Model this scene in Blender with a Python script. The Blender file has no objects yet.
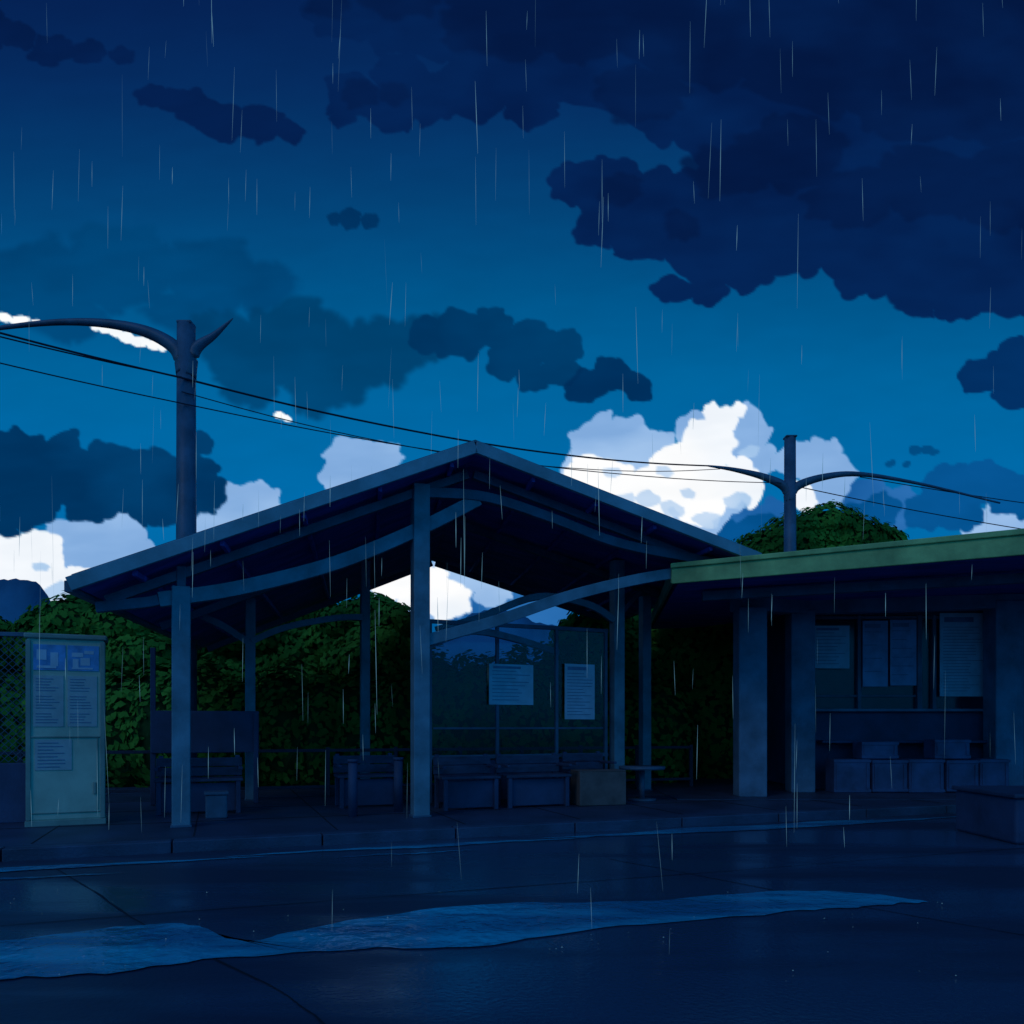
import bpy, math, random
import numpy as np
from mathutils import Vector, Matrix
random.seed(7)
S=bpy.context.scene
S.view_settings.view_transform='Standard'
S.view_settings.look='None'
S.view_settings.exposure=0
V=Vector
def lin(r,g,b):
    f=lambda c:(c/255/12.92) if c/255<=0.04045 else ((c/255+0.055)/1.055)**2.4
    return (f(r),f(g),f(b),1)

# ---------------------------------------------------------------- materials
def mat(name,col,rough=0.6,var=0.35,scale=3.0,metal=0.0,bump=0.0,bscale=40,spec=0.4,stretch=(1,1,1),emis=None):
    m=bpy.data.materials.new(name); m.use_nodes=True
    nt=m.node_tree; N=nt.nodes; L=nt.links
    b=N['Principled BSDF']
    tc=N.new('ShaderNodeTexCoord'); mp=N.new('ShaderNodeMapping'); mp.inputs['Scale'].default_value=stretch
    L.new(tc.outputs['Object'],mp.inputs[0])
    n=N.new('ShaderNodeTexNoise'); n.inputs['Scale'].default_value=scale; n.inputs['Detail'].default_value=4; n.inputs['Roughness'].default_value=.6
    L.new(mp.outputs[0],n.inputs['Vector'])
    r=N.new('ShaderNodeValToRGB')
    c=col
    r.color_ramp.elements[0].position=.32; r.color_ramp.elements[1].position=.68
    r.color_ramp.elements[0].color=(c[0]*(1-var),c[1]*(1-var),c[2]*(1-var),1)
    r.color_ramp.elements[1].color=(min(1,c[0]*(1+var)),min(1,c[1]*(1+var)),min(1,c[2]*(1+var)),1)
    L.new(n.outputs['Fac'],r.inputs[0]); L.new(r.outputs[0],b.inputs['Base Color'])
    b.inputs['Roughness'].default_value=rough; b.inputs['Metallic'].default_value=metal
    b.inputs['Specular IOR Level'].default_value=spec
    if bump>0:
        n2=N.new('ShaderNodeTexNoise'); n2.inputs['Scale'].default_value=bscale; n2.inputs['Detail'].default_value=3
        L.new(mp.outputs[0],n2.inputs['Vector'])
        bp=N.new('ShaderNodeBump'); bp.inputs['Strength'].default_value=bump; bp.inputs['Distance'].default_value=.02
        L.new(n2.outputs['Fac'],bp.inputs['Height']); L.new(bp.outputs[0],b.inputs['Normal'])
    return m
M={}
M['steel']=mat('painted_steel',(.14,.23,.30),.5,.3,2.5,bump=.15)
M['steel_dark']=mat('painted_steel_dark',(.07,.12,.19),.5,.3,2.5,bump=.15)
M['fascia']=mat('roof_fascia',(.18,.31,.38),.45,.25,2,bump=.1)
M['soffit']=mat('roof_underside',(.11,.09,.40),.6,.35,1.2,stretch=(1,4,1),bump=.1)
M['rooftop']=mat('roof_sheet',(.10,.14,.2),.35,.3,2)
M['green']=mat('green_fascia',(.38,.50,.18),.55,.3,2.2,bump=.2,bscale=20)
M['greend']=mat('green_fascia_trim',(.18,.28,.14),.6,.3,3)
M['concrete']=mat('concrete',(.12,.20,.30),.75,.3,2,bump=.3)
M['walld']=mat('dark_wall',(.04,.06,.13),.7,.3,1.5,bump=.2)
M['pave']=mat('wet_pavement',(.035,.05,.10),.5,.35,1.2,bump=.3,spec=.45)
M['kerb']=mat('kerb_stone',(.045,.065,.12),.5,.35,2,bump=.3)
M['bark']=mat('bark',(.05,.05,.05),.9,.4,6,bump=.5)
M['wood']=mat('bench_wood',(.04,.05,.10),.6,.35,2,stretch=(1,6,6),bump=.2)
M['card']=mat('cardboard',(.14,.10,.10),.8,.25,4)
M['kiosk']=mat('cabinet_paint',(.46,.50,.40),.5,.15,2.5,bump=.05)
M['kioskf']=mat('cabinet_frame',(.26,.30,.26),.5,.2,2.5)
M['blue']=mat('blue_poster',(.12,.32,.62),.6,.3,6)
M['paper']=mat('paper',(.50,.56,.68),.7,.12,5)
M['papers']=mat('paper_timetable',(.40,.44,.46),.7,.12,5)
M['paperd']=mat('paper_faded',(.28,.34,.54),.7,.2,4)
M['ink']=mat('print_ink',(.16,.22,.36),.7,.2,8)
M['wire']=mat('cable_rubber',(.015,.02,.04),.6,.1,2)
M['railing']=mat('railing_paint',(.03,.04,.07),.6,.2,3)
M['hill']=mat('forested_hill_haze',(.06,.22,.38),1,.3,.02,spec=0)  # blue of the distance haze is put into the base colour
M['grass']=mat('grass_ground',(.03,.06,.03),1,.5,2,bump=.5,spec=.1)
M['crate']=mat('crate_plastic',(.07,.10,.21),.6,.3,3)
M['crack']=mat('joint_tar',(.008,.012,.02),.6,.2,5)
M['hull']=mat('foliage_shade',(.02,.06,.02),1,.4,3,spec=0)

def leafmat(name,a,b_):
    m=bpy.data.materials.new(name); m.use_nodes=True
    nt=m.node_tree; N=nt.nodes; L=nt.links; b=N['Principled BSDF']
    g=N.new('ShaderNodeNewGeometry'); tc=N.new('ShaderNodeTexCoord')
    n=N.new('ShaderNodeTexNoise'); n.inputs['Scale'].default_value=.9; n.inputs['Detail'].default_value=2
    L.new(tc.outputs['Object'],n.inputs['Vector'])
    ad=N.new('ShaderNodeMath'); ad.operation='MULTIPLY_ADD'
    L.new(g.outputs['Random Per Island'],ad.inputs[0]); ad.inputs[1].default_value=.06; L.new(n.outputs['Fac'],ad.inputs[2])
    r=N.new('ShaderNodeValToRGB'); r.color_ramp.elements[0].position=.44; r.color_ramp.elements[1].position=.66
    r.color_ramp.elements[0].color=(*a,1); r.color_ramp.elements[1].color=(*b_,1)
    L.new(ad.outputs[0],r.inputs[0]); L.new(r.outputs[0],b.inputs['Base Color'])
    b.inputs['Roughness'].default_value=.9; b.inputs['Specular IOR Level'].default_value=.02
    return m
M['leaf']=leafmat('foliage',(.045,.15,.025),(.10,.27,.04))

def glassmat():
    m=bpy.data.materials.new('wet_glass'); m.use_nodes=True
    nt=m.node_tree; N=nt.nodes; L=nt.links; N.clear()
    o=N.new('ShaderNodeOutputMaterial'); t=N.new('ShaderNodeBsdfTransparent'); t.inputs[0].default_value=(.72,.82,.88,1)
    g=N.new('ShaderNodeBsdfGlossy'); g.inputs['Roughness'].default_value=.15
    mx=N.new('ShaderNodeMixShader'); mx.inputs[0].default_value=.03
    L.new(t.outputs[0],mx.inputs[1]); L.new(g.outputs[0],mx.inputs[2]); L.new(mx.outputs[0],o.inputs[0]); return m
M['glass']=glassmat()
def rainmat():
    m=bpy.data.materials.new('rain_water_glow'); m.use_nodes=True
    nt=m.node_tree; N=nt.nodes; L=nt.links; N.clear()
    o=N.new('ShaderNodeOutputMaterial'); t=N.new('ShaderNodeBsdfTransparent')
    g=N.new('ShaderNodeEmission'); g.inputs[0].default_value=(.18,.44,.66,1); g.inputs[1].default_value=.48  # drops glow faintly, standing in for the sky light they refract
    mx=N.new('ShaderNodeMixShader'); gi=N.new('ShaderNodeNewGeometry')
    mr=N.new('ShaderNodeMapRange'); mr.inputs['To Min'].default_value=.12; mr.inputs['To Max'].default_value=.75
    L.new(gi.outputs['Random Per Island'],mr.inputs[0]); L.new(mr.outputs[0],mx.inputs[0])
    L.new(t.outputs[0],mx.inputs[1]); L.new(g.outputs[0],mx.inputs[2]); L.new(mx.outputs[0],o.inputs[0])
    m.cycles.emission_sampling='NONE'; return m
M['rain']=rainmat()
def roadmat():
    m=bpy.data.materials.new('wet_asphalt'); m.use_nodes=True
    nt=m.node_tree; N=nt.nodes; L=nt.links; b=N['Principled BSDF']
    tc=N.new('ShaderNodeTexCoord'); mp=N.new('ShaderNodeMapping'); mp.inputs['Rotation'].default_value=(0,0,-.35); mp.inputs['Scale'].default_value=(.25,1,1)
    L.new(tc.outputs['Object'],mp.inputs[0])
    n=N.new('ShaderNodeTexNoise'); n.inputs['Scale'].default_value=.9; n.inputs['Detail'].default_value=4; L.new(mp.outputs[0],n.inputs['Vector'])
    r=N.new('ShaderNodeValToRGB'); r.color_ramp.elements[0].position=.42; r.color_ramp.elements[1].position=.57
    r.color_ramp.elements[0].color=(.020,.032,.07,1); r.color_ramp.elements[1].color=(.040,.085,.155,1)
    L.new(n.outputs['Fac'],r.inputs[0]); L.new(r.outputs[0],b.inputs['Base Color'])
    mr=N.new('ShaderNodeMapRange'); mr.inputs['From Min'].default_value=.42; mr.inputs['From Max'].default_value=.56
    mr.inputs['To Min'].default_value=.45; mr.inputs['To Max'].default_value=.14
    L.new(n.outputs['Fac'],mr.inputs[0]); L.new(mr.outputs[0],b.inputs['Roughness'])
    b.inputs['Specular IOR Level'].default_value=.8
    n2=N.new('ShaderNodeTexNoise'); n2.inputs['Scale'].default_value=30; n2.inputs['Detail'].default_value=3; L.new(tc.outputs['Object'],n2.inputs['Vector'])
    bp=N.new('ShaderNodeBump'); bp.inputs['Strength'].default_value=.25; bp.inputs['Distance'].default_value=.01
    L.new(n2.outputs['Fac'],bp.inputs['Height']); L.new(bp.outputs[0],b.inputs['Normal']); return m
M['road']=roadmat()
def watermat():
    m=bpy.data.materials.new('puddle_water_sheen'); m.use_nodes=True
    nt=m.node_tree; N=nt.nodes; L=nt.links; b=N['Principled BSDF']
    b.inputs['Roughness'].default_value=.15; b.inputs['Specular IOR Level'].default_value=1.0
    tc=N.new('ShaderNodeTexCoord'); n2=N.new('ShaderNodeTexNoise'); n2.inputs['Scale'].default_value=7; n2.inputs['Detail'].default_value=3; L.new(tc.outputs['Object'],n2.inputs['Vector'])
    mp=N.new('ShaderNodeMapping'); mp.inputs['Rotation'].default_value=(0,0,-.2); mp.inputs['Scale'].default_value=(.35,1.6,1); L.new(tc.outputs['Object'],mp.inputs[0])
    n=N.new('ShaderNodeTexNoise'); n.inputs['Scale'].default_value=1.6; n.inputs['Detail'].default_value=4; L.new(mp.outputs[0],n.inputs['Vector'])
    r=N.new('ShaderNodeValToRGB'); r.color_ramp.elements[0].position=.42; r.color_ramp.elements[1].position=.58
    r.color_ramp.elements[0].color=(.012,.20,.36,1); r.color_ramp.elements[1].color=(.02,.42,.62,1)  # blue sky reflection painted into the base colour, streaked by noise
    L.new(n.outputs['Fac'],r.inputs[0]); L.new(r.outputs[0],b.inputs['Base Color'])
    bp=N.new('ShaderNodeBump'); bp.inputs['Strength'].default_value=.6; bp.inputs['Distance'].default_value=.03
    L.new(n2.outputs['Fac'],bp.inputs['Height']); L.new(bp.outputs[0],b.inputs['Normal']); return m
M['water']=watermat()

# ---------------------------------------------------------------- mesh helpers
def group(name,loc):
    e=bpy.data.objects.new(name,None); e.location=loc; e.empty_display_size=.3
    S.collection.objects.link(e); return e
def mk(name,vs,fs,m,parent=None,bevel=0,smooth=False):
    me=bpy.data.meshes.new(name); me.from_pydata([tuple(v) for v in vs],[],fs); me.update()
    if smooth:
        for p in me.polygons: p.use_smooth=True
    o=bpy.data.objects.new(name,me); S.collection.objects.link(o); me.materials.append(M[m])
    if parent:
        o.parent=parent; o.matrix_parent_inverse=Matrix.Translation(-V(parent.location))
    if bevel:
        b=o.modifiers.new('b','BEVEL'); b.width=bevel; b.segments=2; b.limit_method='ANGLE'
    return o
BF=[(0,3,2,1),(4,5,6,7),(0,1,5,4),(1,2,6,5),(2,3,7,6),(3,0,4,7)]
def bverts(c,s,rz=0):
    out=[]; ca,sa=math.cos(rz),math.sin(rz)
    for z in (-.5,.5):
        for x,y in ((-.5,-.5),(.5,-.5),(.5,.5),(-.5,.5)):
            X,Y=x*s[0],y*s[1]
            out.append((c[0]+X*ca-Y*sa,c[1]+X*sa+Y*ca,c[2]+z*s[2]))
    return out
def boxes(name,lst,m,parent=None,bevel=.008):
    vs=[];fs=[]
    for (c,s,rz) in lst:
        k=len(vs); vs+=bverts(c,s,rz); fs+=[tuple(i+k for i in f) for f in BF]
    return mk(name,vs,fs,m,parent,bevel)
def box(name,c,s,m,parent=None,rz=0,bevel=.01): return boxes(name,[(c,s,rz)],m,parent,bevel)
def smoothpath(pts,n=6):
    pts=[V(p) for p in pts]; P=[pts[0]]+pts+[pts[-1]]; out=[]
    for i in range(1,len(P)-2):
        a,b,c,d=P[i-1],P[i],P[i+1],P[i+2]
        for j in range(n):
            t=j/n
            out.append(.5*((2*b)+(c-a)*t+(2*a-5*b+4*c-d)*t*t+(3*b-a-3*c+d)*t**3))
    out.append(pts[-1]); return out
def tubedata(pts,rad,sides,flat=1.0,rot=0):
    vs=[];fs=[];n=len(pts)
    for i,p in enumerate(pts):
        t=(pts[min(i+1,n-1)]-pts[max(i-1,0)]).normalized()
        up=V((0,0,1)) if abs(t.z)<.95 else V((0,1,0))
        a=t.cross(up).normalized(); b=a.cross(t).normalized()
        r=rad(i/(n-1)) if callable(rad) else rad
        for k in range(sides):
            an=2*math.pi*k/sides+rot
            vs.append(p+a*math.cos(an)*r*flat+b*math.sin(an)*r)
    for i in range(n-1):
        for k in range(sides):
            k2=(k+1)%sides; fs.append((i*sides+k,i*sides+k2,(i+1)*sides+k2,(i+1)*sides+k))
    fs.append(tuple(range(sides-1,-1,-1))); fs.append(tuple((n-1)*sides+k for k in range(sides)))
    return vs,fs
def tube(name,pts,rad,m,parent=None,sides=10,n=6,flat=1.0,rot=0):
    p=smoothpath(pts,n) if n>1 else [V(q) for q in pts]
    vs,fs=tubedata(p,rad,sides,flat,rot)
    return mk(name,vs,fs,m,parent,smooth=sides>6)
def beam(name,pts,w,h,m,parent=None,n=6):   # rectangular section following a curve
    p=smoothpath(pts,n) if n>1 else [V(q) for q in pts]
    vs=[];fs=[];N_=len(p)
    for i,q in enumerate(p):
        t=(p[min(i+1,N_-1)]-p[max(i-1,0)]).normalized()
        a=t.cross(V((0,0,1))).normalized(); b=a.cross(t).normalized()
        for x,z in ((-1,-1),(1,-1),(1,1),(-1,1)): vs.append(q+a*x*w/2+b*z*h/2)
    for i in range(N_-1):
        for k in range(4):
            k2=(k+1)%4; fs.append((i*4+k,i*4+k2,(i+1)*4+k2,(i+1)*4+k))
    fs+= [(3,2,1,0),tuple((N_-1)*4+k for k in range(4))]
    return mk(name,vs,fs,m,parent,.006)
def slab(name,quad,th,m,parent=None,bevel=.01):   # quad = bottom corners
    q=[V(p) for p in quad]
    t=[th]*4 if not isinstance(th,(list,tuple)) else th
    vs=q+[p+V((0,0,t[i])) for i,p in enumerate(q)]
    return mk(name,vs,BF,m,parent,bevel)

# ---------------------------------------------------------------- layout frame (street runs ~20 deg off the view)
E=V((.938,.347,0)); RZ=math.atan2(.347,.938); NN=V((-.347,.938,0))
K0=V((-4.86,7.6,0))          # a point on the kerb line
def road_pt(s,n,z=0): return K0+E*s+NN*n+V((0,0,z))

# ground
g=mk('ground',[(-900,-300,-.06),(900,-300,-.06),(900,1500,-.06),(-900,1500,-.06)],[(0,1,2,3)],'grass')
mk('road',[road_pt(-60,-14),road_pt(80,-14),road_pt(80,0),road_pt(-60,0)],[(0,1,2,3)],'road')
# pavement with joints and separate kerb
pv=group('pavement',road_pt(4,4))
slab('paving',[road_pt(-60,.2,-.05),road_pt(80,.2,-.05),road_pt(80,8,-.05),road_pt(-60,8,-.05)],.17,'pave',pv,0)
ks=[]
for i in range(-14,30):
    s=i*1.5
    ks.append((road_pt(s+.75,.1,.035),(1.485,.19,.17),RZ))
boxes('kerb',ks,'kerb',pv,.012)
js=[]
for i in range(-10,16): js.append((road_pt(i*1.5+.2,4,.122),(.015,7.4,.004),RZ))
for j in range(1,5): js.append((road_pt(4,.2+1.5*j,.1225),(40,.015,.003),RZ))
boxes('paving_joints',js,'crack',pv,0)
# forecourt under the right hand building
slab('forecourt',[(2.6,12.6,.05),(16,12.6,.05),(16,19,.05),(2.6,19,.05)],.085,'pave',pv,0)

# road joints
jt=group('road_joints',(0,5,0))
def strip(name,pts,w,z,m,parent):
    p=smoothpath([V((a,b,z)) for a,b in pts],5); vs=[];fs=[]
    for i,q in enumerate(p):
        t=(p[min(i+1,len(p)-1)]-p[max(i-1,0)]).normalized(); a=V((-t.y,t.x,0)); q=q+a*random.uniform(-.008,.008)
        ww=w*(.4+.8*random.random()); vs+=[q-a*ww/2,q+a*ww/2]
    for i in range(len(p)-1): fs.append((2*i,2*i+1,2*i+3,2*i+2))
    return mk(name,vs,fs,m,parent)
strip('joint_1',[(-4.28,7.40),(-3.3,6.3),(-2.4,5.2),(-1.22,4.0),(-.7,3.3),(-.1,2.4)],.016,.004,'crack',jt)
strip('joint_2',[(.95,7.75),(1.6,6.9),(2.44,5.78),(3.2,4.9),(4.4,3.4)],.014,.004,'crack',jt)
strip('joint_3',[(-8,3.2),(-4,4.9),(-1.2,5.95),(2.0,7.15),(5,8.3),(9,9.7)],.014,.0045,'crack',jt)

# puddles
def puddle(name,up,lo,z=.008,jit=.02):
    a=smoothpath([(x,y,z) for x,y in up],8); b=smoothpath([(x,y,z) for x,y in lo],8)
    ph=random.random()*6
    for k,p in enumerate(a+b): p.x+=random.uniform(-jit,jit); p.y+=random.uniform(-.5,.5)*jit+jit*math.sin(k*1.3+ph)+jit*.7*math.sin(k*.53)
    n=min(len(a),len(b)); ra=[a[int(i*(len(a)-1)/(n-1))] for i in range(n)]; rb=[b[int(i*(len(b)-1)/(n-1))] for i in range(n)]
    fs=[(i,i+1,n+i+1,n+i) for i in range(n-1)]
    return mk(name,ra+rb,[tuple(reversed(f)) for f in fs],'water')
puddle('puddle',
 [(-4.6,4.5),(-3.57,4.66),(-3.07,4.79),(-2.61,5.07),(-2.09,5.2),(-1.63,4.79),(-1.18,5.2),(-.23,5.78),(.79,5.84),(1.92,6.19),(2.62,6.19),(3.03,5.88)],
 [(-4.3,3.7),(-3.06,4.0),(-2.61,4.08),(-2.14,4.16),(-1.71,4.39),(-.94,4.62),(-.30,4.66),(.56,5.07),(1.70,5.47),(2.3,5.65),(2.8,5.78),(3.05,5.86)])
def kpud(s0,s1,off,w):
    up=[];lo=[];n=7
    for i in range(n):
        t=i/(n-1); s=s0+(s1-s0)*t; ww=w*math.sin(math.pi*min(.97,max(.03,t)))*random.uniform(.6,1.2)
        c=off+random.uniform(-.05,.05); a=road_pt(s,-(c-ww/2)); b=road_pt(s,-(c+ww/2))
        up.append((a.x,a.y)); lo.append((b.x,b.y))
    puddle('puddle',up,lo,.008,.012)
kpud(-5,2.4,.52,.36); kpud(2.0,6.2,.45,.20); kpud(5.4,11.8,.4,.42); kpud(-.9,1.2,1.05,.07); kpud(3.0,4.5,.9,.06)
vs=[];fs=[]
for i in range(70):
    x=random.uniform(-4,3.5); y=random.uniform(4,6.3)
    r=random.uniform(.002,.005); k=len(vs); h=r*random.uniform(.6,1.6)
    vs+=[(x-r,y,.012),(x+r,y,.012),(x,y+r,.012),(x,y,.012+h)]; fs+=[(k,k+1,k+3),(k+1,k+2,k+3),(k+2,k,k+3)]
mk('rain_splashes',vs,fs,'rain')

# ---------------------------------------------------------------- bus shelter
A0=V((-.466,10.07,0)); BD=V((-.179,.984,0))
def P(s,t,z): return A0+E*s+BD*t+V((0,0,z))
def roofz(s): return 4.85+ (.4418*s if s<0 else -.253*s)
sh=group('bus_shelter',(-.5,12,.12))
DEP=6.7; TH=.13; SL=-4.44
def rp(s,t,dz=0): return P(s,t,roofz(s)-TH+dz)
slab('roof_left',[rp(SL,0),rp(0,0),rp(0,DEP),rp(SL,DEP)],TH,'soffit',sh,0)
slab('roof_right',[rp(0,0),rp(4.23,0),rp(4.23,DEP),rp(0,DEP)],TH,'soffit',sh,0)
slab('roof_sheet_left',[rp(SL-.05,-.03,TH+.002),rp(0,-.03,TH+.002),rp(0,DEP,TH+.002),rp(SL-.05,DEP,TH+.002)],.03,'rooftop',sh,0)
slab('roof_sheet_right',[rp(0,-.03,TH+.002),rp(4.27,-.03,TH+.002),rp(4.27,DEP,TH+.002),rp(0,DEP,TH+.002)],.03,'rooftop',sh,0)
beam('fascia_left',[rp(SL-.07,-.05,.06),rp(0,-.05,.06)],.06,.15,'fascia',sh,1)
beam('fascia_right',[rp(0,-.05,.06),rp(4.29,-.05,.06)],.06,.15,'fascia',sh,1)
beam('gutter_left',[rp(SL-.07,-.05,.04),rp(SL-.07,DEP,.04)],.09,.12,'steel_dark',sh,1)
beam('gutter_right',[rp(4.29,-.05,.04),rp(4.29,DEP,.04)],.09,.12,'steel_dark',sh,1)
for i,s in enumerate((-3.9,-3.0,-2.1,-1.2,-.3,.8,1.7,2.6,3.5)):
    beam('purlin_%d'%i,[rp(s,.02,-.035),rp(s,DEP-.05,-.035)],.05,.065,'soffit',sh,1)
for i,t in enumerate((.45,2.9,6.3)):
    beam('rafter_l%d'%i,[rp(-4.3,t,-.12),rp(-.04,t,-.12)],.09,.11,'steel_dark',sh,1)
    beam('rafter_r%d'%i,[rp(.04,t,-.12),rp(4.1,t,-.12)],.09,.11,'steel_dark',sh,1)
def post(name,x,y,w,top,m='steel'):
    box(name,(x,y,(top+.12)/2),(w,w,top-.12),m,sh,RZ,.012)
    box(name+'_base',(x,y,.135),(w*1.15,w*1.15,.03),'steel_dark',sh,RZ,.006)
def st(x,y):
    d=V((x,y,0))-A0; det=E.x*BD.y-BD.x*E.y
    return (d.x*BD.y-d.y*BD.x)/det
post('post_1',-3.84,9.29,.2,2.9)
post('post_2',-1.18,10.28,.21,4.38)
for i,(x,y,w,dz) in enumerate(((-4.09,12.5,.15,.17),(-2.48,13.5,.15,.17),(1.72,13.1,.19,.17),(2.41,14.5,.17,.17))):
    post('post_%d'%(i+3),x,y,w,roofz(st(x,y))-dz,'steel')
box('post_strut',(-3.84,9.29,3.02),(.1,.1,.24),'steel_dark',sh,RZ)
beam('arch_left',[P(-3.75,.45,2.74),P(-2.9,.45,2.92),P(-1.75,.45,3.30),P(-.68,.45,3.82),P(.1,.45,4.27)],.12,.17,'steel',sh)
beam('arch_eave',[P(-4.4,.45,2.62),P(-3.9,.45,2.70),P(-3.75,.45,2.74)],.10,.12,'steel_dark',sh)
beam('arch_right',[P(-.7,.45,2.36),P(.4,.45,2.70),P(1.5,.45,3.10),P(2.8,.45,3.44),P(4.0,.45,3.62)],.11,.15,'steel',sh)
beam('ridge_brace_right',[P(-.6,.42,4.28),P(.2,.42,4.3),P(1.1,.42,4.12),P(2.1,.42,3.86),P(3.2,.42,3.74),P(4.1,.42,3.66)],.10,.13,'steel_dark',sh)
def q(x,y,z): return V((x,y,z))
beam('y_brace_1',[q(-4.95,12.2,3.05),q(-4.5,12.35,2.85),q(-4.12,12.45,2.6)],.08,.10,'steel',sh)
beam('y_brace_2',[q(-4.06,12.45,2.6),q(-3.6,12.7,2.85),q(-2.9,13.1,3.05),q(-2.5,13.35,3.1)],.08,.10,'steel',sh)
beam('y_brace_4',[q(1.66,13.0,3.0),q(1.2,12.9,3.25),q(.4,12.8,3.35),q(-.5,12.6,3.0),q(-1.15,12.2,2.75)],.09,.11,'steel',sh)
beam('y_brace_5',[q(1.75,13.1,3.1),q(2.1,13.6,3.5),q(2.38,14.3,3.65)],.07,.09,'steel_dark',sh)
beam('arch_rear',[P(-.65,.5,2.3),P(.1,1.2,2.62),P(.9,1.9,2.62),P(1.8,2.6,2.5)],.07,.10,'steel',sh)
# wind-break glass with frame
wa=V((-1.21,11.8,0)); wb=V((1.52,13.0,0)); wd=(wb-wa); wl=wd.length; wu=wd.normalized(); wr=math.atan2(wu.y,wu.x)
wm=(wa+wb)/2
box('glass_pane',(wm.x,wm.y,1.82),(wl,.012,1.95),'glass',sh,wr,0)
fr=[((wm.x,wm.y,2.83),(wl+.08,.05,.06),wr),((wm.x,wm.y,.82),(wl+.08,.05,.06),wr)]
for t in (0,.36,.70,1):
    c=wa+wd*t; fr.append(((c.x,c.y,1.5),(.05,.056,2.7),wr))
c=wm; fr.append(((c.x,c.y,1.25),(wl-.1,.03,.03),wr))
boxes('glass_frame',fr,'steel_dark',sh,.005)
boxes('rear_panel',[((-4.55,11.9,1.2),(1.5,.05,.62),RZ),((-5.25,11.7,1.28),(.07,.07,2.3),RZ),((-3.88,12.12,.8),(.07,.07,1.36),RZ)],'walld',sh)
# low solid back panels below the glass and along the left bay
boxes('back_panel',[((wm.x+.01,wm.y+.04,.46),(wl-.12,.04,.62),wr)],'walld',sh)

def notice(name,c,w,h,rz,lines,m='paper',blocks=0):
    g_=group(name,c)
    f=V((math.sin(rz),-math.cos(rz),0)); u=V((math.cos(rz),math.sin(rz),0))
    box('sheet',c,(w,.012,h),m,g_,rz,.002)
    L_=[]; C=V(c)
    top=h/2-.05*h
    L_.append((tuple(C+f*.0085+V((0,0,top-.03*h))-u*w*.1),(w*.62,.004,h*.06),rz))
    for i in range(lines):
        z=top-.12*h-i*(.8*h/lines)
        ww=w*random.uniform(.5,.86); L_.append((tuple(C+f*.0085+V((0,0,z))-u*(w*.43-ww/2)),(ww,.004,min(.015,h*.14/lines)),rz))
    boxes('print',L_,'ink',g_,0)
    return g_
def off(p,rz,d): return (p[0]+math.sin(rz)*d,p[1]-math.cos(rz)*d,p[2])
notice('notice_poster',off((-.03+.0,12.32,1.92),wr,.05),.74,.62,wr,9)
notice('notice_poster',off((1.06,12.80,1.83),wr,.05),.54,.88,wr,14)

# benches
def bench(name,x,y,w,rz,h=.77):
    g_=group(name,(x,y,.12)); u=V((math.cos(rz),math.sin(rz),0)); n=V((-math.sin(rz),math.cos(rz),0)); c=V((x,y,0))
    sl=[]
    for k in range(4): sl.append((tuple(c+n*(-.17+.115*k)+V((0,0,.57))),(w,.1,.04),rz))
    boxes('seat',sl,'wood',g_)
    boxes('backrest',[(tuple(c+n*.25+V((0,0,.66+.13*k))),(w,.04,.12),rz) for k in range(2)],'wood',g_)
    boxes('front_panel',[(tuple(c-n*.14+V((0,0,.34))),(w-.12,.03,.38),rz)],'walld',g_)
    for i,sx in enumerate((-1,1)):
        boxes('leg_%d'%(i+1),[(tuple(c+u*sx*(w/2-.06)+n*(-.18)+V((0,0,.34))),(.06,.06,.44),rz),(tuple(c+u*sx*(w/2-.06)+n*.29+V((0,0,.5))),(.06,.05,.76),rz),(tuple(c+u*sx*(w/2-.03)+V((0,0,.72))),(.05,.5,.04),rz)],'walld',g_)
bench('bench',-.63,11.25,.85,RZ); bench('bench',.32,11.62,1.0,RZ); bench('bench',1.2,12.4,.7,RZ)
bench('bench',-4.2,10.75,1.1,RZ); bench('bench',-2.1,11.6,.9,RZ)
lb=group('litter_bin',(-3.75,10.15,.12))
box('body',(-3.75,10.15,.27),(.26,.22,.3),'steel_dark',lb,RZ,.02); box('lid',(-3.75,10.15,.44),(.29,.25,.04),'steel_dark',lb,RZ,.01)
cb=group('cardboard_box',(1.28,11.9,.12))
box('carton',(1.28,11.9,.37),(.72,.42,.49),'card',cb,RZ-.1,.006)
boxes('flaps',[(off((1.28,11.9,.625),RZ-.1,.11),(.72,.2,.012),RZ-.1),(off((1.28,11.9,.625),RZ-.1,-.11),(.72,.2,.012),RZ-.1)],'card',cb,.002)
rt=group('round_table',(2.03,12.5,.12))
def disc(x,y,z,r,h,m,par,nm):
    tube(nm,[(x,y,z),(x,y,z+h)],r,m,par,20,1)
disc(2.03,12.5,.61,.36,.045,'steel_dark',rt,'top'); disc(2.03,12.5,.14,.045,.47,'steel_dark',rt,'stem'); disc(2.03,12.5,.12,.22,.03,'steel_dark',rt,'foot')
for x,y in ((-2.05,10.3),(-1.55,10.9)):
    b=group('bollard',(x,y,.12)); disc(x,y,.12,.06,.7,'walld',b,'shaft'); disc(x,y,.82,.07,.04,'walld',b,'cap')
rl=group('metal_railing',(0,14.3,.12))
R0=V((-9.5,11.3,0)); R1=V((3.4,15.2,0)); rd=R1-R0; rr=math.atan2(rd.y,rd.x)
L_=[]
c=(R0+R1)/2
L_.append(((c.x,c.y,.88),(rd.length,.04,.05),rr)); L_.append(((c.x,c.y,.28),(rd.length,.04,.05),rr))
for i in range(13):
    c=R0+rd*i/12; L_.append(((c.x,c.y,.5),(.06,.06,.86),rr))
boxes('rails',L_,'railing',rl,.005)

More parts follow.
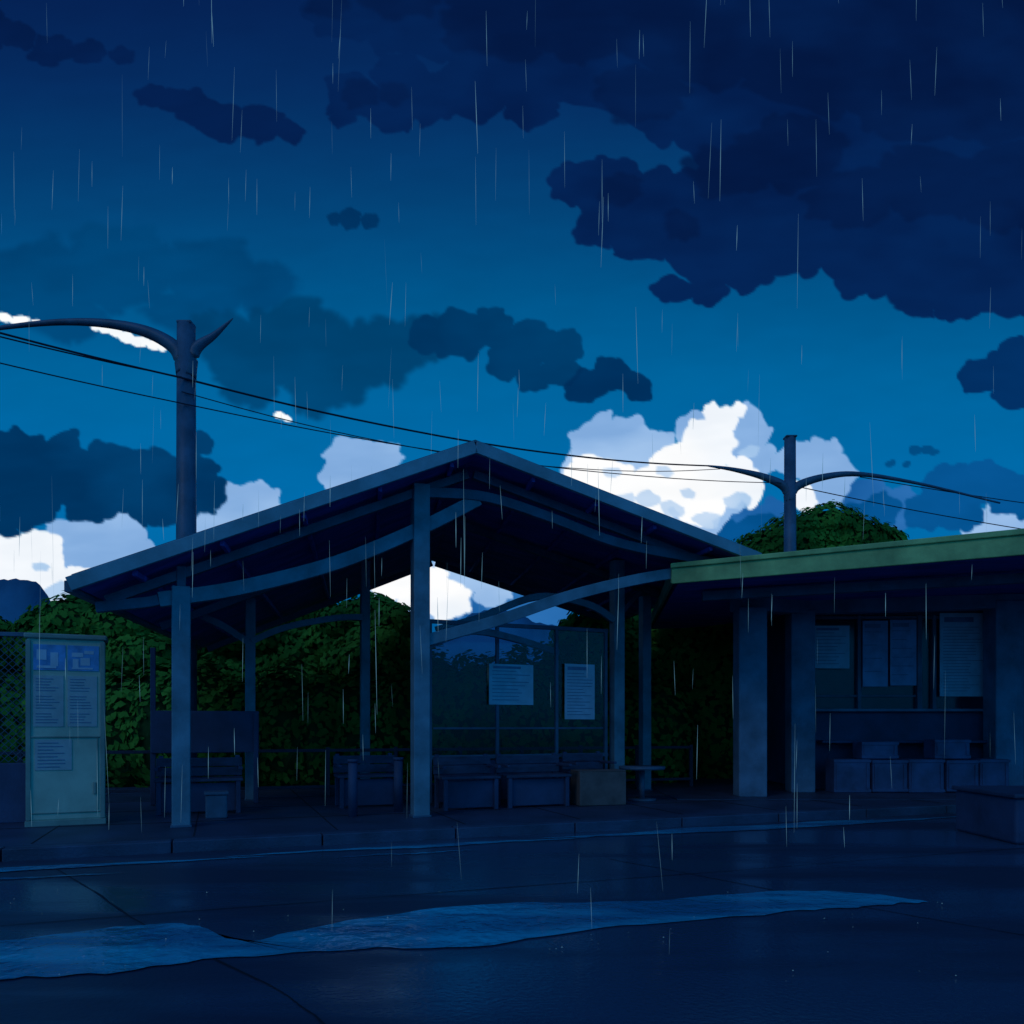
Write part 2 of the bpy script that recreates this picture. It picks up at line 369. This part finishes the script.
# ---------------------------------------------------------------- information cabinet
kr=math.radians(24)
kc=V((-5.34,9.62,0)); ku=V((math.cos(kr),math.sin(kr),0)); kf=V((math.sin(kr),-math.cos(kr),0))
kg=group('information_cabinet',(kc.x,kc.y,.12))
def kb(u,z,w,h,d,proud,m,nm,bev=.006):
    c=kc+ku*u+kf*(.21+proud-d/2)+V((0,0,z)); return box(nm,tuple(c),(w,d,h),m,kg,kr,bev)
kb(0,1.25,.80,2.14,.30,0,'kiosk','body',.02)
kb(0,.15,.84,.07,.34,.02,'kioskf','plinth')
kb(0,2.34,.86,.06,.36,.03,'kioskf','cap',.015)
kb(-.385,1.24,.05,2.1,.03,.02,'kioskf','frame_left'); kb(.385,1.24,.05,2.1,.03,.02,'kioskf','frame_right')
kb(0,1.16,.72,.02,.02,.015,'kioskf','door_gap'); kb(0,.27,.72,.015,.02,.012,'kioskf','door_foot'); kb(.33,.72,.012,.86,.02,.012,'kioskf','door_edge')
kb(-.17,2.09,.33,.30,.01,.008,'blue','picture_1',.002); kb(.18,2.09,.33,.30,.01,.008,'blue','picture_2',.002)
kb(-.18,1.58,.31,.60,.01,.008,'papers','timetable_1',.002); kb(.17,1.58,.31,.60,.01,.008,'papers','timetable_2',.002)
kb(-.13,.95,.38,.36,.01,.008,'papers','notice',.002)
kb(.30,.55,.03,.14,.03,.03,'kioskf','handle')
pr=[]
for u0 in (-.18,.17):
    for i in range(16):
        if i in (5,11): continue
        w=random.uniform(.14,.25); c=kc+ku*(u0-.13+w/2)+kf*(.22)+V((0,0,1.84-i*.034)); pr.append((tuple(c),(w,.004,.008),kr))
for i in range(8):
    w=random.uniform(.15,.3); c=kc+ku*(-.29+w/2)+kf*.22+V((0,0,1.09-i*.04)); pr.append((tuple(c),(w,.004,.01),kr))
boxes('print',pr,'ink',kg,0)
pr=[]
for (u,z,w,h) in ((-.25,2.12,.1,.12),(-.12,2.07,.08,.16),(-.2,1.98,.2,.03),(.12,2.13,.12,.05),(.24,2.16,.1,.04),(.2,2.05,.1,.09),(.1,2.03,.06,.1),(.17,1.97,.22,.02)):
    c=kc+ku*u+kf*.22+V((0,0,z)); pr.append((tuple(c),(w,.004,h),kr))
boxes('picture_marks',pr,'paper',kg,0)

# chain-link fence left of the cabinet
fg=group('chain_link_fence',(-7.5,9.6,.12))
vs=[];fs=[]
f0=V((-5.85,9.75,0)); fu=V((-.97,-.24,0)).normalized(); FL=5; Z0,Z1=.85,2.38
def thin(a,b,r):
    global vs,fs
    v,f=tubedata([a,b],r,4); k=len(vs); vs+=v; fs+=[tuple(i+k for i in x) for x in f]
H=Z1-Z0; step=.085; i=-int(H/step)
while i*step<FL:
    for sg in (1,-1):
        x0=i*step; x1=x0+H
        a=max(0,x0); b=min(FL,x1)
        if b>a:
            za=(a-x0); zb=(b-x0)
            if sg<0: za,zb=H-za,H-zb
            thin(f0+fu*a+V((0,0,Z0+za)),f0+fu*b+V((0,0,Z0+zb)),.004)
    i+=1
mk('mesh',vs,fs,'steel_dark',fg)
fa=math.atan2(-fu.y,-fu.x)
L_=[]
for d in (0,2.4,4.8):
    c=f0+fu*d; L_.append(((c.x,c.y,1.27),(.06,.06,2.3),fa))
c=f0+fu*2.5; L_+=[((c.x,c.y,2.4),(5,.045,.05),fa)]
boxes('frame',L_,'steel_dark',fg,.005)
box('base_wall',(c.x,c.y,.48),(5,.14,.72),'walld',fg,fa)

# ---------------------------------------------------------------- right-hand waiting building
wbld=group('waiting_building',(7.5,15,.12))
A=V((2.34,11.5,3.34)); dv=V((4.32,-1.1,.19))
def fr_(t): return A+dv*t
Bq=V((3.0,17.2,3.36)); Cq=V((12,17.2,3.75)); D_=fr_(2.3)
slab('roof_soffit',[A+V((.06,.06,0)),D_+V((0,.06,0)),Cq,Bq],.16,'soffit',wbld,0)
slab('roof_cover',[A+V((0,0,.162)),D_+V((0,0,.162)),Cq+V((0,0,.162)),Bq+V((0,0,.162))],.05,'green',wbld,0)
def edge(name,a,b,ha,hb,th,m):
    d=(b-a).normalized(); n=V((-d.y,d.x,0))*th
    vs=[a,b,b+n,a+n,a+V((0,0,ha)),b+V((0,0,hb)),b+n+V((0,0,hb)),a+n+V((0,0,ha))]
    return mk(name,vs,BF,m,wbld,.012)
edge('fascia_front',A+V((-.06,-.06,-.02)),D_+V((0,-.06,-.04)),.26,.36,.05,'green')
edge('fascia_front_lip',A+V((-.08,-.09,.20)),D_+V((0,-.09,.27)),.07,.09,.025,'green')
edge('fascia_side',Bq+V((-.06,0,0)),A+V((-.06,0.0,0)),.22,.22,.05,'greend')
def col(nm,x,y,w,top): 
    box(nm,(x,y,(top+.13)/2),(w,w*.8,top-.13),'concrete',wbld,0,.02)
col('column_1',3.91,13.15,.46,3.22); col('column_2',5.04,14.0,.42,3.30); col('column_3',8.75,14.25,.50,3.5); col('column_4',11.6,14.25,.5,3.6)
beam('front_beam',[V((3.7,13.2,3.30)),V((5.1,14.0,3.36)),V((9.1,14.25,3.50)),V((12,14.25,3.6))],.3,.24,'concrete',wbld,1)
beam('soffit_beam',[V((2.9,12.2,3.26)),V((12,11.2,3.63))],.14,.14,'steel_dark',wbld,1)
WY=14.7
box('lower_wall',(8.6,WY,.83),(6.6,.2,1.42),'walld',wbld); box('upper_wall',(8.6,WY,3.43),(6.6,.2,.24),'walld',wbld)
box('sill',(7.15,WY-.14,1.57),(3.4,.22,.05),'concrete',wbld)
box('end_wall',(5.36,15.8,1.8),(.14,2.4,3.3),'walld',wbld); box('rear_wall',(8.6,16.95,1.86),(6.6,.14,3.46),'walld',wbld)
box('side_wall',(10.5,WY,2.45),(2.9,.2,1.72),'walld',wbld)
box('window_glass',(7.25,WY,2.45),(3.5,.02,1.72),'glass',wbld,0,0)
L_=[]
for x in (5.42,6.35,7.45,7.72,8.98): L_.append(((x,WY-.03,2.45),(.07 if x!=7.45 else .09,.12,1.715),0))
L_.append(((7.2,WY-.03,3.27),(3.56,.1,.06),0)); L_.append(((6.4,WY-.035,1.83),(2.0,.05,.04),0))
boxes('window_frames',L_,'steel_dark',wbld)
notice('notice_poster',(5.82,WY-.12,2.72),.66,.78,0,10,'paper'); notice('notice_poster',(6.62,WY-.12,2.60),.46,1.2,0,4,'paperd'); notice('notice_poster',(7.13,WY-.12,2.62),.48,1.2,0,6,'paperd')
notice('notice_poster',(8.22,WY-.13,2.58),.86,1.52,0,22,'paper')
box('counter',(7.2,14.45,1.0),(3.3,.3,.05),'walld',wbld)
for x,z,w,h in ((5.85,.42,.62,.58),(6.5,.42,.6,.56),(7.13,.42,.6,.58),(7.75,.42,.55,.55),(8.3,.42,.5,.58),(6.35,.86,.62,.3),(7.6,.88,.6,.34)):
    y=13.95 if z<.5 else 14.0
    g_=group('storage_crate',(x,y,.13))
    box('body',(x,y,z),(w,.4,h),'crate',g_,0,.015)
    boxes('ribs',[((x,y-.206,z+h*.5-.03),(w+.02,.02,.05),0),((x,y-.206,z-h*.5+.04),(w+.02,.02,.05),0),((x-w/2+.05,y-.206,z),(.04,.018,h-.14),0),((x+w/2-.05,y-.206,z),(.04,.018,h-.14),0)],'crate',g_,.003)
rw=group('low_concrete_wall',(7.6,9.3,0))
box('wall',(7.98,9.3,.25),(5.0,1.2,.5),'walld',rw,0,.03); box('coping',(7.98,9.3,.525),(5.06,1.26,.05),'pave',rw,0,.015)

# ---------------------------------------------------------------- utility poles and cables
up=group('utility_pole',(-5.7,14,0))
tube('pole',[(-5.7,14,-.05),(-5.7,14,8.3)],lambda t:.185-.03*t,'steel_dark',up,14,1)
box('pole_cap',(-5.7,14,8.31),(.26,.26,.05),'steel_dark',up,0,.02)
tube('arm_long',[(-5.72,14,7.45),(-5.86,14,7.86),(-6.34,14,8.16),(-7.04,14,8.32),(-7.91,14,8.35),(-8.96,14,8.25),(-10.4,14,8.05)],lambda t:.13*(1-t)**1.5+.03,'steel_dark',up,10)
tube('arm_horn',[(-5.68,14,7.4),(-5.55,14,7.86),(-5.2,14,8.13),(-4.88,14,8.42)],lambda t:.15*(1-t)+.006,'steel_dark',up,10)
up2=group('utility_pole',(6.95,20,0))
tube('pole',[(6.95,20,-.05),(6.95,20,8.48)],lambda t:.17-.03*t,'steel_dark',up2,14,1)
box('pole_cap',(6.95,20,8.49),(.28,.28,.04),'steel_dark',up2,0,.015)
tube('arm_left',[(6.95,20,6.9),(6.82,20,7.25),(6.3,20,7.5),(5.57,20,7.68),(4.9,20,7.78)],lambda t:.13*(1-t)+.02,'steel_dark',up2,10)
tube('arm_right',[(6.95,20,6.9),(7.1,20,7.25),(7.8,20,7.5),(8.7,20,7.57),(10.2,20,7.33),(12.2,20,6.85)],lambda t:.12*(1-t)**1.3+.022,'steel_dark',up2,10)
cg=group('overhead_cables',(0,16,7))
def cable(nm,a,b,sag,r=.014):
    a=V(a);b=V(b); tube(nm,[a+(b-a)*t-V((0,0,sag*4*t*(1-t))) for t in (0,.12,.25,.4,.5,.6,.75,.88,1)],r,'wire',cg,6,3)
cable('cable_1',(-5.7,13.8,7.29),(4.9,20,7.78),.32,.018); cable('cable_1b',(-11.7,8,7.25),(-5.7,13.8,7.29),.15,.016)
cable('cable_2',(-5.7,13.8,6.85),(6.9,20,7.35),.32,.010); cable('cable_2b',(-11.7,8,6.7),(-5.7,13.8,6.85),.12,.010)
cable('cable_3',(-5.7,13.8,7.05),(5.2,20,7.7),.5,.009); cable('cable_3b',(-12.7,8.5,7.6),(-5.7,13.8,7.3),.2,.012)
cable('cable_4',(6.95,20,7.3),(24,23,5.9),.3,.012); cable('cable_5',(8.7,20,7.5),(24,22,6.4),.2,.011)

# ---------------------------------------------------------------- vegetation
def leaves(lobes,dens,size):
    vs=[];fs=[]
    for c,r in lobes:
        c=V(c); R=V(r); area=(R.x*R.y+R.x*R.z+R.y*R.z)/3*4*math.pi
        for _ in range(int(area*dens)):
            d=V((random.gauss(0,1),random.gauss(0,1),random.gauss(0,1))).normalized()
            lump=1+.10*math.sin(d.x*7+c.x*3)*math.sin(d.z*8+c.z)+.06*math.sin(d.y*13+d.z*11)
            rr=random.uniform(.86,1.0)*lump
            if random.random()<.04: rr*=1.05
            p=c+V((d.x*R.x,d.y*R.y,d.z*R.z))*rr
            if p.z<.1: continue
            nn=(d+V((random.gauss(0,.14),random.gauss(0,.14),random.gauss(0,.14)))).normalized()
            a=nn.cross(V((random.gauss(0,1),random.gauss(0,1),random.gauss(0,1)))).normalized(); b=nn.cross(a)
            s=size*random.uniform(.6,1.35); k=len(vs)
            vs+=[p-a*s,p-b*s*.7,p+a*s,p+b*s*.7]; fs.append((k,k+1,k+2,k+3))
    return vs,fs
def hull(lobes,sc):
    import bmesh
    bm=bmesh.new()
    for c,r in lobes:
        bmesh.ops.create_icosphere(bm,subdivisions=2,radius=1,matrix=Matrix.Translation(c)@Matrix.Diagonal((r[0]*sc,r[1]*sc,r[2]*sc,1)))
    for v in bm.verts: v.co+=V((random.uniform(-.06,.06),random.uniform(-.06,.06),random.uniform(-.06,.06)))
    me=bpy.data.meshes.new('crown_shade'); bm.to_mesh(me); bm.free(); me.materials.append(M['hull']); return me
def tree(x,y,top,r,low=.9,dens=165,size=.08,name='broadleaf_tree'):
    g_=group(name,(x,y,0)); H=top-low; lobes=[]
    lobes.append(((x,y,low+H*.45),(r*.85,r*.8,H*.42)))
    for i in range(9):
        an=i/9*2*math.pi+random.uniform(-.3,.3); rr=r*random.uniform(.5,.68); lr=r*random.uniform(.36,.5)
        z=low+H*random.uniform(.2,.72); lobes.append(((x+math.cos(an)*rr,y+math.sin(an)*rr,z),(lr,lr,lr*.8)))
    for i in range(5):
        lr=r*random.uniform(.34,.46); lobes.append(((x+(i-2)*.27*r,y+random.uniform(-.35,.1)*r,top-lr*.85-abs(i-2)*.12*r-random.uniform(0,.08)*r),(lr*1.15,lr,lr*.85)))
    vs,fs=leaves(lobes,dens,size); mk('crown_leaves',vs,fs,'leaf',g_)
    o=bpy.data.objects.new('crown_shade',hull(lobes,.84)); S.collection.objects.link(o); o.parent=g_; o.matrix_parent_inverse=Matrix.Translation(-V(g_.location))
    tube('trunk',[(x,y,-.06),(x+.05,y,low*.6),(x-.03,y,low+H*.35),(x,y,top-H*.25)],lambda t:.19*(1-t)+.04,'bark',g_,9)
    for i in range(4):
        an=random.uniform(0,6.28); tube('limb_%d'%(i+1),[(x,y,low*.8+.15*i),(x+math.cos(an)*r*.3,y+math.sin(an)*r*.3,low+H*.25),(x+math.cos(an)*r*.6,y+math.sin(an)*r*.6,low+H*.5)],lambda t:.08*(1-t)+.02,'bark',g_,6)
for a in ((-12.2,18,4.0,2.0),(-8.6,17.3,4.3,2.0),(-6.6,18.6,4.35,1.8),(-4.9,18.8,4.55,1.8),(-3.2,18,4.3,1.2),(2.3,18.4,4.25,1.5),(4.3,18.9,4.85,2.0),(6.3,21.5,4.6,1.8),(14.5,22,6,2.4)):
    tree(*a)
tree(8.55,22.5,7.5,2.55,2.2,150,.085)
lobes=[]
x=-15
while x<8.2:
    y=15.9+.25*(x+3)*.35+random.uniform(-.2,.2)
    h=random.uniform(2.8,3.1) if -2.1<x<1.2 else random.uniform(2.2,2.7)
    if x>3.2: y=max(y,17.9)
    lobes.append(((x,y,h*.42),(.85,.75,h*.56))); x+=.75
hg=group('hedge',(-3,16,0))
vs,fs=leaves(lobes,120,.08); mk('hedge_leaves',vs,fs,'leaf',hg)
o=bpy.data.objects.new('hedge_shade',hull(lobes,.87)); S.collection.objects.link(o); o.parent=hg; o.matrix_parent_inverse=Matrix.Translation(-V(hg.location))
# distant hills
def ridge(name,Y,f,m='hill'):
    vs=[];fs=[];n=640
    for i in range(n+1):
        x=-Y*1.6+3.2*Y*i/n; h=f(x/Y)*Y
        h+=Y*.006*(abs(math.sin(i*.21))+.6*abs(math.sin(i*.47+1))+.3*abs(math.sin(i*1.1)))
        vs+=[(x,Y-.6*h,-2),(x,Y-.2*h,h*.7),(x,Y,h),(x,Y+h,-2)]
    for i in range(n):
        for k in range(3): fs.append((4*i+k,4*i+4+k,4*i+5+k,4*i+1+k))
    mk(name,vs,[tuple(f) for f in fs],m,None,smooth=True)
ridge('hills',420,lambda u:.09+.09*math.exp(-((u+.64)/.08)**4)+.05*math.exp(-((u+.03)/.05)**2)+.03*math.exp(-((u-.06)/.06)**2)+.05*math.exp(-((u-.9)/.2)**2))

# ---------------------------------------------------------------- rain
vs=[];fs=[]
for i in range(410):
    near=i>=330
    if near:
        y=random.uniform(3.6,8.5); x=random.uniform(-.68,.68)*y; z=random.uniform(.1,1.3+.3*y)
    else:
        y=3+13*random.random()**.8; x=random.uniform(-.75,.75)*y; z=random.uniform(.15,1.3+.93*y)
    Lh=random.choice((.25,.3,.35,.4,.5,.65,.9))*(.35+y/14)*random.uniform(.8,1.1)
    if near: Lh*=.75
    if y>9.2 and z<4.6: continue
    tx=random.gauss(.0,.03)*Lh; r=random.uniform(.0010,.0024)*(.22+y/8.5)
    v,f=tubedata([V((x,y,z)),V((x+tx*.5,y,z+Lh*.5)),V((x+tx,y,z+Lh))],lambda t:r*(.3+math.sin(math.pi*t)*.9),4)
    k=len(vs); vs+=v; fs+=[tuple(j+k for j in q_) for q_ in f]
ro=mk('rain',vs,fs,'rain')

# ---------------------------------------------------------------- sky : a distant dome, coloured by a procedural cloud function
rng=np.random.RandomState(5)
def axis(lo,hi,flo,fhi,step,cs):
    a=list(np.arange(flo,fhi+.1,step)); x=flo; d=step; L1=[]
    while x>lo: d=min(d*1.15,cs); x-=d; L1.append(x)
    x=a[-1]; d=step; R1=[]
    while x<hi: d=min(d*1.15,cs); x+=d; R1.append(x)
    return np.array(L1[::-1]+a+R1)
XA=axis(-2600,3600,-20,1044,1.7,40); YA=axis(-2400,800,-16,640,1.7,40)
GX,GY=np.meshgrid(XA,YA)
def vnoise(x,y,sc,seed):
    r=np.random.RandomState(seed); T=r.rand(256,256)
    x=x/sc+100; y=y/sc+100; xi=np.floor(x).astype(int); yi=np.floor(y).astype(int); fx=x-xi; fy=y-yi
    fx=fx*fx*(3-2*fx); fy=fy*fy*(3-2*fy)
    g=lambda a,b:T[a%256,b%256]
    return (g(xi,yi)*(1-fx)+g(xi+1,yi)*fx)*(1-fy)+(g(xi,yi+1)*(1-fx)+g(xi+1,yi+1)*fx)*fy
def fbm(x,y,sc,seed,o=3):
    s=0;a=.5;t=0
    for i in range(o): s=s+a*vnoise(x,y,sc/2**i,seed+i); t+=a; a*=.5
    return s/t
WX=GX+(fbm(GX,GY,44,1)-.5)*20+(vnoise(GX,GY,8,4)-.5)*1.6; WY_=GY+(fbm(GX,GY,44,11)-.5)*14+(vnoise(GX,GY,8,14)-.5)*1.6
tone=fbm(GX,GY*1.6,130,21,4); brush=fbm(GX*.6+GY*.3,GY*1.8,26,31,3)
stops=[(-800,(4,26,66)),(-60,(4,30,76)),(0,(5,34,84)),(85,(5,44,96)),(200,(3,66,118)),(300,(0,86,140)),(380,(0,100,158)),(500,(0,108,172)),(640,(0,104,166)),(760,(0,92,148))]
ys=[s[0] for s in stops]; C=np.zeros(GX.shape+(3,))
for i in range(3): C[...,i]=np.interp(GY+(brush-.5)*8,ys,[s[1][i] for s in stops])
def lay(blobs,k,ca,cb,edge=1.2,alpha=1.0,lobe=1.0,grow=0):
    global C
    F=np.full(GX.shape,1e9); circ=[]
    for cx,cy,r in blobs:
        r=r+grow; circ.append((cx,cy,r))
        if lobe>0:
            n=int(5+r*.05); n=min(n,14); a0=rng.rand()*6.28
            for j in range(n):
                a=a0+6.283*j/n+rng.uniform(-.35,.35); rr=r*rng.uniform(.24,.52)*lobe
                if r>60: rr=r*rng.uniform(.14,.34)
                circ.append((cx+math.cos(a)*(r-rr*.55),cy+math.sin(a)*(r-rr*.55)/k,rr))
                if rr>9:
                    a2=a+rng.uniform(-.8,.8); r3=rr*rng.uniform(.3,.5); bx,by,_=circ[-1]
                    circ.append((bx+math.cos(a2)*(rr-r3*.4),by+math.sin(a2)*(rr-r3*.4)/k,r3))
    for cx,cy,r in circ:
        m=r+edge*3+25
        i0,i1=np.searchsorted(XA,[cx-m-20,cx+m+20]); j0,j1=np.searchsorted(YA,[cy-m/k-20,cy+m/k+20])
        if i1<=i0 or j1<=j0: continue
        d=np.sqrt((WX[j0:j1,i0:i1]-cx)**2+((WY_[j0:j1,i0:i1]-cy)*k)**2)-r
        F[j0:j1,i0:i1]=np.minimum(F[j0:j1,i0:i1],d)
    t=np.clip((edge-F)/(2*edge),0,1); t=t*t*(3-2*t)*alpha
    s=np.clip((tone-.38)/.24,0,1)*.8+np.clip((brush-.3)/.4,0,1)*.2
    col=np.array(ca)*(1-s[...,None])+np.array(cb)*s[...,None]
    C=C*(1-t[...,None])+col*t[...,None]
lay([(40,285,54),(120,270,54),(210,275,48),(265,285,28),(60,315,38),(180,315,30),(-80,300,60)],1.3,(0,58,104),(0,68,118),6,.7,.8)
lay([(240,350,42),(290,345,50),(340,362,42),(385,352,36),(415,340,28),(250,382,30),(320,388,26),(210,330,24)],1.2,(0,58,100),(0,66,112),5,.8)
lay([(455,334,26),(490,328,22),(528,342,26),(560,345,20),(425,335,20),(505,360,22),(535,375,18),(560,370,16)],1.2,(0,50,94),(0,60,106),1.5,.92)
lay([(585,385,20),(612,374,22),(634,386,17),(350,217,12),(372,218,10),(333,217,8)],1.2,(0,42,86),(0,50,96),1.3,.92,.8)
# cumulus
lay([(865,500,24),(900,508,22),(740,520,24),(715,518,20),(775,518,20),(680,526,22),(470,603,26),(510,604,24),(545,610,22),(610,605,20)],1.2,(24,92,160),(45,112,180))
lay([(352,462,27),(378,462,22),(334,478,15),(235,510,26),(258,503,20),(212,520,18),(115,540,32),(90,560,38),(130,560,26),(70,545,26),
     (598,440,24),(630,440,24),(655,452,26),(595,462,26),(735,435,30),(756,462,20),(797,462,20),(822,466,24),(840,474,18),(700,430,22),(700,500,34),(830,488,20),
     (400,590,34),(440,590,32),(490,592,18),(1000,527,24),(975,524,16),(1020,522,20),(-60,560,60)],1.1,(130,172,222),(162,196,236))
lay([(5,562,38),(42,548,18),(30,580,34),(-10,545,26),(80,590,24),(615,484,24),(590,474,20),(652,490,26),(690,466,30),(708,440,24),(722,418,13),(738,412,8),(700,495,28),(733,480,22),(640,508,26),(712,408,7),(806,498,14),(750,492,14),
     (420,588,24),(445,602,22),(395,582,18)],1.1,(240,246,253),(255,255,255))
lay([(672,508,12),(650,500,12),(705,517,14),(628,500,9),(735,500,12),(612,474,9),(668,472,8),(745,450,10),(60,592,16),(25,602,12),(38,566,8),(690,490,8)],1.7,(160,196,234),(190,214,242),1.5,.85,.8)
lay([(5,318,8),(18,320,8),(30,323,4),(92,328,6),(103,331,8),(114,335,9),(126,340,9),(138,344,9),(149,349,7),(156,351,4),(281,416,6),(289,418,6),(1000,503,5)],1.6,(225,240,250),(255,255,255),1,1,.3)
# blue clouds near the horizon
lay([(735,532,16),(760,526,16),(780,532,14),(950,488,24),(985,484,26),(1015,496,26),(925,512,20),(880,512,20),(855,518,16),(960,515,22)],1.2,(0,74,132),(6,86,150))
lay([(913,450,7),(925,449,7),(905,466,5),(888,464,5),(932,452,5)],1.3,(0,72,126),(0,72,126),1,.9,0)
lay([(15,468,40),(60,472,38),(110,480,38),(155,484,38),(190,482,32),(210,490,18),(30,505,26),(90,503,24),(145,510,15),(5,518,20),(200,442,13),(-60,470,50)],1.1,(0,50,94),(1,62,110),1.4)
# dark rain clouds overhead
lay([(55,48,20),(90,52,18),(20,36,18),(125,58,12),(150,98,16),(175,102,18),(195,107,23),(222,120,26),(258,126,24),(288,132,16),(-20,30,30)],1.4,(3,24,66),(4,32,80),1.8,.97)
top=[(350,5,40),(420,10,56),(500,20,74),(600,40,88),(700,60,105),(800,100,125),(900,110,150),(1000,120,160),(352,98,28),(390,112,22),(430,100,28),(475,100,28),(345,118,16),(530,110,24),(510,85,24),(740,190,50),(400,75,26),(460,78,26),
     (575,185,26),(615,195,38),(670,210,48),(600,228,22),(640,240,26),(700,250,34),(676,290,18),(710,288,20),(745,270,24),(760,240,46),(820,225,56),(870,245,56),(930,260,56),(990,260,64),(955,300,22),(920,300,18),(1060,250,90),(1200,150,160),(1400,120,200),(1700,60,260),(600,-100,160),(850,-150,250),(1200,-200,250),(350,-120,100)]
lay(top,1.25,(3,28,74),(4,36,86),1.6,.98,1)
lay([(330,0,24),(400,-5,34),(500,20,56),(590,20,60),(700,20,90),(820,50,90),(930,60,110),(1040,60,120),(640,95,40),(1010,190,60),(930,185,50),(790,150,50),(850,200,40),(730,170,36),(360,96,20),(395,92,16),(620,190,20),(680,225,22),(1150,120,120)],1.5,(3,22,62),(4,29,74),4,.75,1)
lay([(980,376,20),(1008,368,22),(1018,350,15),(1035,380,36),(1100,390,50)],1.25,(1,38,86),(2,46,98),1.4,.96)
C*= (1+(brush-.5)*.03)[...,None]
C=np.clip(C,0,255)/255
CL=np.where(C<=.04045,C/12.92,((C+.055)/1.055)**2.4)
U=(GX-512)/800; Vv=(725-GY)/800
D=np.stack([U,np.ones_like(U),Vv],-1); D/=np.linalg.norm(D,axis=-1,keepdims=True); PT=(D*1600+np.array([0,0,1.3])).reshape(-1,3)
ny,nx=GX.shape; idx=np.arange(nx*ny).reshape(ny,nx)
quads=np.stack([idx[:-1,:-1],idx[:-1,1:],idx[1:,1:],idx[1:,:-1]],-1).reshape(-1,4)
me=bpy.data.meshes.new('sky'); me.vertices.add(len(PT)); me.vertices.foreach_set('co',PT.astype(np.float32).ravel())
me.loops.add(quads.size); me.loops.foreach_set('vertex_index',quads.astype(np.int32).ravel())
me.polygons.add(len(quads)); me.polygons.foreach_set('loop_start',(np.arange(len(quads))*4).astype(np.int32)); me.polygons.foreach_set('loop_total',np.full(len(quads),4,dtype=np.int32))
me.update(calc_edges=True)
at=me.color_attributes.new('cloud_colour','FLOAT_COLOR','POINT')
at.data.foreach_set('color',np.concatenate([CL.reshape(-1,3),np.ones((len(PT),1))],1).astype(np.float32).ravel())
sm=bpy.data.materials.new('sky_clouds'); sm.use_nodes=True; nt=sm.node_tree; N=nt.nodes; L=nt.links; N.clear()
o_=N.new('ShaderNodeOutputMaterial'); em=N.new('ShaderNodeEmission'); aa=N.new('ShaderNodeAttribute'); aa.attribute_name='cloud_colour'
L.new(aa.outputs['Color'],em.inputs[0]); L.new(em.outputs[0],o_.inputs[0]); sm.cycles.emission_sampling='NONE'
me.materials.append(sm); so_=bpy.data.objects.new('sky',me); S.collection.objects.link(so_)

# world: dusk gradient set brighter than the dome as added fill, plus a trace of physical sky
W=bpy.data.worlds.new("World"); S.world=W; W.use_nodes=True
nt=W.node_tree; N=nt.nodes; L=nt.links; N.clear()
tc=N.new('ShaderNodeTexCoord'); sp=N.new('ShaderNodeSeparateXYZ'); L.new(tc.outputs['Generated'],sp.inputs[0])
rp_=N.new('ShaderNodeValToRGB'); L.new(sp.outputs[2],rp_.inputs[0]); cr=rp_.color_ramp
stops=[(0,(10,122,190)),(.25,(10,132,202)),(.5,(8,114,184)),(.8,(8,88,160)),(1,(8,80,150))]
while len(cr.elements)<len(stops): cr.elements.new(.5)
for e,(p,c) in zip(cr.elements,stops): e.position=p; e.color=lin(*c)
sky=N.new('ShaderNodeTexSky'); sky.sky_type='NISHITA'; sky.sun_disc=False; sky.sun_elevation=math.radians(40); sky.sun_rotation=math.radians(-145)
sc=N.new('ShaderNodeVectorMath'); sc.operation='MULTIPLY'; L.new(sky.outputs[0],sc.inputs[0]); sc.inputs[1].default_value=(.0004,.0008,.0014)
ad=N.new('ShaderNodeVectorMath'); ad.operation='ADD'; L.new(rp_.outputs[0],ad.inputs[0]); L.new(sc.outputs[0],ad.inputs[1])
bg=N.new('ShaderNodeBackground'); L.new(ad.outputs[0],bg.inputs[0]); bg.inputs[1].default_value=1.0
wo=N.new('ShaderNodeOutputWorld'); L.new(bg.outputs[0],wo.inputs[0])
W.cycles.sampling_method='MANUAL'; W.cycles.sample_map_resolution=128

# weak, broad overcast light
sl=bpy.data.lights.new('sun','SUN'); sl.energy=.20; sl.angle=math.radians(20); sl.color=(.75,.93,1)
so=bpy.data.objects.new('sun',sl); S.collection.objects.link(so); so.rotation_euler=(math.radians(50),0,math.radians(-35)); so.location=(-5,-5,20)

# ---------------------------------------------------------------- camera
cd=bpy.data.cameras.new('camera'); cd.sensor_width=36; cd.lens=28.125; cd.shift_y=(725-512)/1024; cd.clip_end=5000
co=bpy.data.objects.new('camera',cd); S.collection.objects.link(co); co.location=(0,0,1.3); co.rotation_euler=(math.radians(90),0,0); S.camera=co
